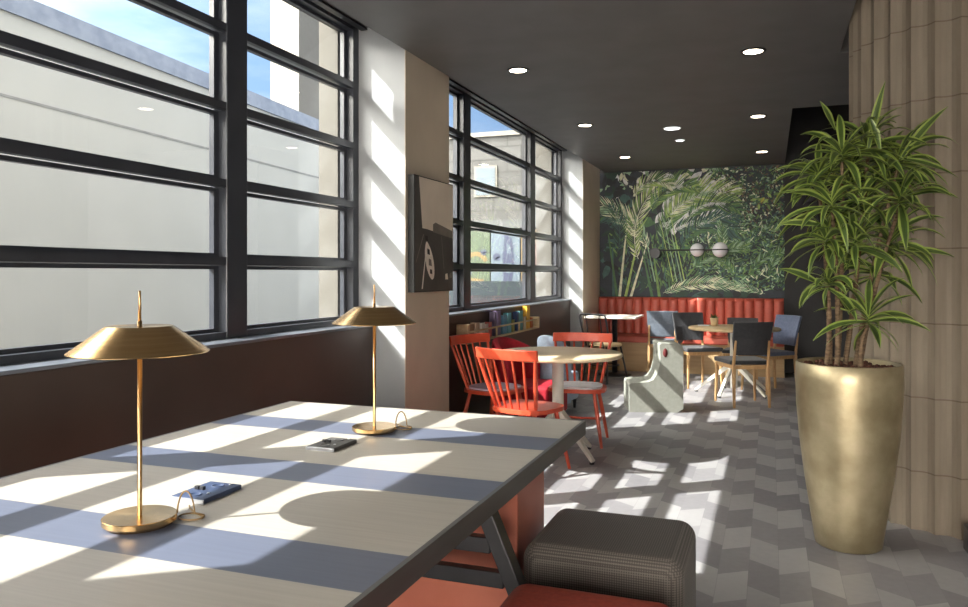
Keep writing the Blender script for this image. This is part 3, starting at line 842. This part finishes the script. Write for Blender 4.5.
    frond(.36, .03, .42, .62, -.75, .10, [9, 5, 9, 5], 28, .007)
    frond(.90, .03, 2.75, .40, .4, .07, [5, 9, 2, 9], 20, .006)
    m.build('mural_print', ms, root)
    return root
mural()

# wall lamp with two globes in front of the mural
wl = thing('wall_lamp', 'black-armed wall lamp with two white globes in front of the jungle mural', 'lamp', (0, 0, 0))
yl = 10.47
MB().tube([(-1.44, YB-.012, 1.548), (-1.44, yl-.03, 1.548)], .07, 24).build('wall_canopy', MT['black'], wl)
MB().tube([(-1.44, yl, 1.585), (-.50, yl, 1.585)], .011, 8).build('arm', MT['black'], wl)
for x, r in ((-.897, .088), (-.608, .10)):
    g = MB().sphere((x, yl, 1.585), r).build('globe', MT['globe'], wl)
    MB().lathe([(r+.001, -.008), (r+.004, -.008), (r+.004, .008), (r+.001, .008), (r+.001, -.008)], (x, yl, 1.585), 32).build('band', MT['black'], g)

# ------------------------------------------------------------------ framed boat picture on the pier
pc = thing('framed_picture', 'grey picture of a white boat on dark water hung on the pier', 'picture', (0, 0, 0))
px0, px1, pz0, pz1 = 4.445, 5.085, 1.152, 1.905
MB().box(XP+.001, -2.12, px0, px1, pz0, pz1).build('frame', MT['canvas_side'], pc)
def pq(pts, off): return [(-2.12+off, px0+.006+y*(px1-px0-.012), pz0+.006+z*(pz1-pz0-.012)) for y, z in pts]
m = MB()
def pp_(pts, c, off): m.mat(c); q = pq(pts, off); m.add(q, [tuple(range(len(q)))])
pp_([(0, 0), (1, 0), (1, 1), (0, 1)], 1, .001)
pp_([(.0, .56), (.3, .55), (1, .50), (1, 1), (.05, 1)], 0, .0014)
pp_([(0, .4), (.18, .56), (.1, 1), (0, 1)], 1, .0018)
pp_([(.45, .53), (1, .49), (1, .56), (.52, .62), (.45, .60)], 4, .0018)
boat = []
for i in range(24):
    t = 2*math.pi*i/24; wz = .17*math.sin(t); wx = .105*math.cos(t)*(1-.35*(wz/.17)**2 if wz > 0 else 1)
    boat.append((.36+wx-wz*.42, .27+wz))
pp_(boat, 2, .0022)
pp_([(.305, .33), (.37, .32), (.36, .37), (.30, .38)], 3, .0026)
pp_([(.34, .23), (.42, .22), (.40, .28), (.34, .29)], 4, .0026)
pp_([(.37, .155), (.43, .15), (.42, .19), (.37, .195)], 3, .0026)
pp_([(.25, .45), (.32, .44), (.31, .49), (.24, .49)], 3, .003)
pp_([(.16, .02), (.19, .02), (.30, .44), (.285, .44)], 2, .0026)
pp_([(.02, .25), (.03, .25), (.22, .5), (.20, .5)], 4, .0026)
pp_([(.78, .10), (.86, .10), (.84, .16), (.78, .15)], 2, .0026)
pp_([(.9, .11), (.97, .12), (.96, .17), (.9, .15)], 4, .0026)
pp_([(.74, .2), (.75, .2), (.68, .5), (.67, .5)], 4, .0024)
m.build('print', [MT['pic_sand'], MT['pic_water'], MT['pic_white'], MT['pic_black'], MT['pic_mid']], pc)

# ------------------------------------------------------------------ book rack on the parapet
rk = thing('book_rack', 'pale wooden book rack fixed to the brown parapet under the second window', 'rack', (0, 0, 0))
RX0, RX1 = XW+.001, -2.285
MB().box(RX0, RX1, 5.80, 5.84, .70, .86).build('end_board', MT['rack'], rk, bevel=.003)
MB().box(RX0, RX1, 7.82, 7.86, .70, .82).build('end_board', MT['rack'], rk, bevel=.003)
MB().box(RX0, RX1-.012, 5.84, 7.82, .70, .712).build('shelf', MT['rack'], rk)
for z in (.70, .79): MB().box(RX1-.012, RX1, 5.84, 7.82, z, z+.014).build('front_rail', MT['rack'], rk)
for y in (6.50, 7.16): MB().box(RX1-.0118, RX1-.0002, y, y+.022, .7141, .7899).build('divider', MT['rack'], rk)
bk = [(5.90, .13, .855, (168, 128, 92), 'tan'), (6.06, .10, .86, (206, 178, 152), 'beige'), (6.20, .09, .85, (226, 220, 210), 'white'), (6.31, .07, .835, (216, 206, 196), 'cream'), (6.40, .07, .845, (186, 92, 84), 'dusty red'),
      (6.53, .06, .93, (96, 84, 112), 'plum'), (6.61, .10, .935, (128, 112, 150), 'purple'), (6.77, .12, .885, (92, 146, 178), 'sky blue'), (6.91, .11, .90, (98, 164, 178), 'turquoise'), (7.05, .07, .83, (140, 138, 70), 'olive'),
      (7.20, .05, .90, (44, 64, 104), 'navy'), (7.27, .12, .905, (96, 156, 160), 'teal'), (7.42, .08, .84, (214, 196, 170), 'sand'), (7.52, .11, .945, (226, 172, 54), 'golden yellow'), (7.66, .07, .82, (206, 106, 52), 'orange')]
for y, wd_, zt, colr, nm in bk:
    t = thing('book', nm + ' book standing in the pale wooden rack', 'book', (-2.345, y+wd_/2, .7125), group='books in the wooden rack')
    cm = mat('cover_'+nm.replace(' ', '_'), colr, rough=.5)
    h = zt-.7125; k = wd_/2-.006
    cv = MB(); cv.box(.022, .025, -k, k, 0, h); cv.box(-.025, -.022, -k, k, 0, h); cv.box(-.0219, .0219, -k, -k+.003, 0, h)
    cv.build('cover', cm, t)
    MB().box(-.0218, .0218, -k+.0031, k-.003, .004, h-.005).build('pages', MT['wsock'], t)

# ------------------------------------------------------------------ ceiling fittings
def downlight(x, y, label, r=.078, first=[None]):
    if first[0] is None:
        t = thing('downlight', label, 'ceiling light', (x, y, ZC), group='recessed ceiling downlights')
        MB().lathe([(.06, -.0005), (.060, -.006), (.078, -.006), (.082, -.0005), (.06, -.0005)], n=32).build('trim_ring', MT['black'], t)
        MB().lathe([(0, -.004), (.0595, -.004), (.0595, -.0008), (0, -.0008)], n=32).build('diffuser', MT['lens'], t)
        first[0] = t
    else: copy_tree(first[0], (x, y, ZC), 0, label)
downlight(-1.644, 5.118, 'round ceiling downlight nearest the pier with the boat picture')
downlight(-.101, 5.202, 'round ceiling downlight nearest the stone column, first of its row')
downlight(-1.652, 7.229, 'round ceiling downlight over the pale blue armchair, middle of the window row')
downlight(-.101, 7.357, 'round ceiling downlight in the middle of the row on the column side')
downlight(-.087, 9.505, 'round ceiling downlight closest to the mural on the column side')
downlight(-1.649, 9.375, 'round ceiling downlight closest to the mural on the window side')
def disc_light(x, y, r, label):
    t = thing('ceiling_light', label, 'ceiling light', (x, y, ZC), group='flat white ceiling lights')
    MB().lathe([(0, -.006), (r-.008, -.006), (r, -.004), (r+.002, -.0005), (0, -.0005)], n=32).build('rim', MT['detector'], t)
    MB().lathe([(0, -.009), (r-.010, -.008), (r-.009, -.0062), (0, -.0062)], n=32).build('diffuser', MT['soft_lens'], t)
disc_light(-.893, 7.67, .085, 'flat white round ceiling light without a dark ring, between the downlight rows')
disc_light(-.894, 8.39, .052, 'smallest round white ceiling light, just behind the larger flat white one')

# ------------------------------------------------------------------ gold planter with a dracaena
PX, PY = .345, 4.0
pl = thing('potted_dracaena', 'tall dracaena with striped leaves in a tapered gold planter by the stone column', 'potted plant', (PX, PY, 0))
prof = [(0, 0), (.148, 0), (.156, .006), (.178, .14), (.208, .32), (.232, .50), (.246, .66), (.251, .78), (.248, .852), (.243, .856), (.236, .852), (.234, .80), (0, .80)]
prof = [(r*.925, z) for r, z in prof]
MB().lathe(prof, n=64).build('planter', MT['gold'], pl)
m = MB()
rnd = random.Random(5)
m.lathe([(0, .802), (.2145, .802), (.2145, .826), (.12, .834), (0, .836)], n=32)
for k in range(150):
    a, r = rnd.uniform(0, 6.28), .196*math.sqrt(rnd.random())
    m.sphere((r*math.cos(a), r*math.sin(a), .834+rnd.uniform(-.004, .006)), rnd.uniform(.009, .014), 6, 4)
m.build('clay_pebbles', MT['soil'], pl)
yaw = math.atan(286/772); ss, cc = math.sin(yaw), math.cos(yaw)
FP = 772.
def vp(u, v, dd):
    d = 3.62+dd; r = (u-484)/FP*d; z = 1.27-(v-274)*d/FP
    return Vector((cc*r-ss*d-PX, ss*r+cc*d-PY, z))
def leafblade(mb, base, az, el, length, width, droop, twist=0., roll=0.):
    d0 = Vector((math.cos(az)*math.cos(el), math.sin(az)*math.cos(el), math.sin(el)))
    N = 8; pts = []; p = base.copy(); d = d0.copy()
    for i in range(N+1):
        pts.append((p.copy(), d.copy()))
        d = (d+Vector((0, 0, -droop/N*(.4+1.4*i/N)))).normalized(); p = p+d*(length/N)
    col = Vector((1.02-PX, 4.82-PY, 0))
    for q, _ in pts:
        if (Vector((q.x, q.y, 0))-col).length < .635 or q.z > 2.62: return
    vs = []
    for i, (q, d) in enumerate(pts):
        t = i/N; w_ = width*(.35+1.3*t if t < .45 else .935*(1-((t-.45)/.55)**1.8)) if t < 1 else .0006
        s = d.cross(Vector((0, 0, 1)))
        if s.length < .05: s = Vector((math.sin(az), -math.cos(az), 0))
        s.normalize(); nrm = s.cross(d).normalized()
        s = (s*math.cos(roll+twist*t)+nrm*math.sin(roll+twist*t)).normalized(); nrm = s.cross(d).normalized()
        for k, lift in ((-1, .25), (-.55, .08), (0, -.02), (.55, .08), (1, .25)): vs.append(q+s*w_*k+nrm*lift*w_)
    for k in range(4):
        mb.mat(1 if k in (0, 3) else 0)
        mb.add(vs, [(i*5+k, i*5+k+1, i*5+k+6, i*5+k+5) for i in range(N)], True)
heads = [(818, 182, .05, 26, .23, 1.5), (842, 162, -.05, 28, .25, 1.4), (868, 152, .0, 28, .26, 1.2), (898, 168, -.04, 26, .26, 1.3), (832, 212, -.1, 28, .25, 1.6), (866, 206, .05, 28, .26, 1.5), (900, 206, -.12, 24, .26, 1.5),
         (826, 246, -.05, 24, .23, 1.5), (854, 250, -.12, 24, .23, 1.4), (890, 250, -.02, 24, .25, 1.4), (828, 290, -.06, 20, .19, 2.0), (876, 278, .05, 18, .22, 1.5), (868, 326, -.10, 20, .24, 1.0), (848, 184, .12, 22, .25, 1.2), (884, 178, .12, 22, .26, 1.1)]
for hi, (u, v, dd, n, ln, dr) in enumerate(heads):
    b = vp(u, v, dd); rnd = random.Random(100+hi); mb = MB()
    for k in range(n):
        az = 2.39996*k+rnd.uniform(-.3, .3); t = k/n
        el = 1.1-1.5*t+rnd.uniform(-.15, .15)
        leafblade(mb, b+Vector((0, 0, .05*(1-t))), az, el, ln*rnd.uniform(.75, 1.2), .0205*rnd.uniform(.8, 1.25), dr*rnd.uniform(.6, 1.25), rnd.uniform(-.5, .5), rnd.uniform(-.7, .7))
    mb.build('leaf_rosette', [MT['leaf'], MT['leaf_edge']], pl)
mb = MB()
for (u0, v0, u1, v1, dd) in ((868, 150, 894, 92, -.08), (900, 160, 948, 116, -.1), (900, 158, 952, 178, -.1), (842, 200, 786, 195, -.1), (826, 226, 784, 226, -.1), (822, 285, 783, 272, -.1), (905, 250, 950, 258, -.05), (835, 130, 818, 106, -.05), (880, 150, 880, 118, -.12)):
    b, e_ = vp(u0, v0, dd), vp(u1, v1, dd); d = e_-b
    az = math.atan2(d.y, d.x); L_ = d.length
    leafblade(mb, b, az, math.asin(max(-1,min(1,d.z/L_)))+.22, L_*1.12, .020, .42, .3, -1.1 if d.x*cc+d.y*ss > 0 else 1.1)
mb.build('leaf_rosette', [MT['leaf'], MT['leaf_edge']], pl)
roots = {0: (-.08, -.02), 1: (-.045, .03), 2: (-.01, .05), 3: (.03, .0), 4: (-.05, -.04), 6: (.05, .03), 10: (-.095, -.02), 12: (.045, -.08)}
for hi, (rx, ry) in roots.items():
    u, v, dd = heads[hi][:3]; tip = vp(u, v, dd); b = Vector((rx, ry, .83))
    mid = b.lerp(tip, .45)+Vector((-.02*math.copysign(1, rx) if rx else 0, 0, .05))
    pts = [b*(1-t)**2+mid*2*t*(1-t)+tip*t*t for t in [i/8 for i in range(9)]]
    MB().tube(pts, [.012-.005*i/8+.001*(i % 2) for i in range(9)], 8).build('cane', MT['cane'], pl)

# black floor box at the foot of the column
fb_ = thing('floor_box', 'low black metal box on the floor at the foot of the stone column', 'box', (1.02, 3.98, 0))
MB().box(-.19, .19, -.1, .1, .012, .13).build('body', MT['black'], fb_, bevel=.006)
MB().box(-.16, .16, -.08, .08, 0, .0118).build('foot', MT['black'], fb_)

# ------------------------------------------------------------------ camera
cam = bpy.data.cameras.new('camera'); co = bpy.data.objects.new('camera', cam); COL.objects.link(co)
co.location = (0, 0, 1.27); co.rotation_euler = (R(90), 0, yaw)
cam.sensor_fit = 'HORIZONTAL'; cam.sensor_width = 36; cam.lens = 772/968*36; cam.shift_y = -29.5/968; cam.clip_end = 200
SC.camera = co

# ------------------------------------------------------------------ light
KS, MS = 1.06, .73
sd_ = Vector((1, MS, -KS)).normalized()
sun = bpy.data.lights.new('sun', 'SUN'); sun.energy = 6.5; sun.angle = R(.4); sun.color = (1, .965, .915)
so = bpy.data.objects.new('sun', sun); COL.objects.link(so)
so.rotation_euler = sd_.to_track_quat('-Z', 'Y').to_euler(); so.location = (-8, -4, 9)

wld = bpy.data.worlds.new('sky'); SC.world = wld; wld.use_nodes = True
nt = wld.node_tree; bg = nt.nodes['Background']
tc = nt.nodes.new('ShaderNodeTexCoord'); sp = nt.nodes.new('ShaderNodeSeparateXYZ'); nt.links.new(tc.outputs['Generated'], sp.inputs[0])
zf = nt.nodes.new('ShaderNodeMapRange'); zf.inputs['From Min'].default_value = 0; zf.inputs['From Max'].default_value = .75
nt.links.new(sp.outputs[2], zf.inputs['Value'])
base = mix_col(nt, zf.outputs['Result'], lin((150, 180, 216)), lin((110, 148, 202)))
mp = nt.nodes.new('ShaderNodeMapping'); mp.inputs['Scale'].default_value = (2.2, 2.2, 8); nt.links.new(tc.outputs['Generated'], mp.inputs['Vector'])
nz = nt.nodes.new('ShaderNodeTexNoise'); nz.inputs['Scale'].default_value = 2.0; nz.inputs['Detail'].default_value = 7; nz.inputs['Roughness'].default_value = .55
nt.links.new(mp.outputs['Vector'], nz.inputs['Vector'])
cl = nt.nodes.new('ShaderNodeMapRange'); cl.inputs['From Min'].default_value = .42; cl.inputs['From Max'].default_value = .72
nt.links.new(nz.outputs['Fac'], cl.inputs['Value'])
col = mix_col(nt, math_node(nt, 'MULTIPLY', cl.outputs['Result'], .6), base, lin((214, 222, 234)))
dv = nt.nodes.new('ShaderNodeVectorMath'); dv.operation = 'DOT_PRODUCT'; nt.links.new(tc.outputs['Generated'], dv.inputs[0]); dv.inputs[1].default_value = Vector((-.8, -.5, .5)).normalized()
dv2 = nt.nodes.new('ShaderNodeVectorMath'); dv2.operation = 'DOT_PRODUCT'; nt.links.new(tc.outputs['Generated'], dv2.inputs[0]); dv2.inputs[1].default_value = Vector((-.15, -.97, .2)).normalized()
gl = math_node(nt, 'MULTIPLY_ADD', math_node(nt, 'POWER', math_node(nt, 'MAXIMUM', dv.outputs['Value'], 0.0), 3.0), 12.0, 1.0)
gl = math_node(nt, 'MULTIPLY_ADD', math_node(nt, 'POWER', math_node(nt, 'MAXIMUM', dv2.outputs['Value'], 0.0), 2.0), 15.0, gl)
gw = nt.nodes.new('ShaderNodeMapRange'); gw.inputs['From Min'].default_value = .3; gw.inputs['From Max'].default_value = .8
nt.links.new(dv.outputs['Value'], gw.inputs['Value'])
gw2 = nt.nodes.new('ShaderNodeMapRange'); gw2.inputs['From Min'].default_value = .15; gw2.inputs['From Max'].default_value = .6
nt.links.new(dv2.outputs['Value'], gw2.inputs['Value'])
col = mix_col(nt, math_node(nt, 'MAXIMUM', gw.outputs['Result'], gw2.outputs['Result']), col, lin((238, 230, 219)))
vm = nt.nodes.new('ShaderNodeVectorMath'); vm.operation = 'SCALE'; nt.links.new(col, vm.inputs[0]); nt.links.new(gl, vm.inputs['Scale'])
nt.links.new(vm.outputs[0], bg.inputs['Color']); bg.inputs['Strength'].default_value = .78

SC.view_settings.view_transform = 'Standard'; SC.view_settings.look = 'None'; SC.view_settings.gamma = 1; SC.view_settings.use_curve_mapping = False
SC.view_settings.exposure = 1.22
cy = SC.cycles
cy.max_bounces = 10; cy.diffuse_bounces = 6; cy.glossy_bounces = 4; cy.transparent_max_bounces = 12; cy.transmission_bounces = 4
cy.use_denoising = True; cy.sample_clamp_indirect = 8; cy.caustics_reflective = False; cy.caustics_refractive = False; cy.blur_glossy = .5
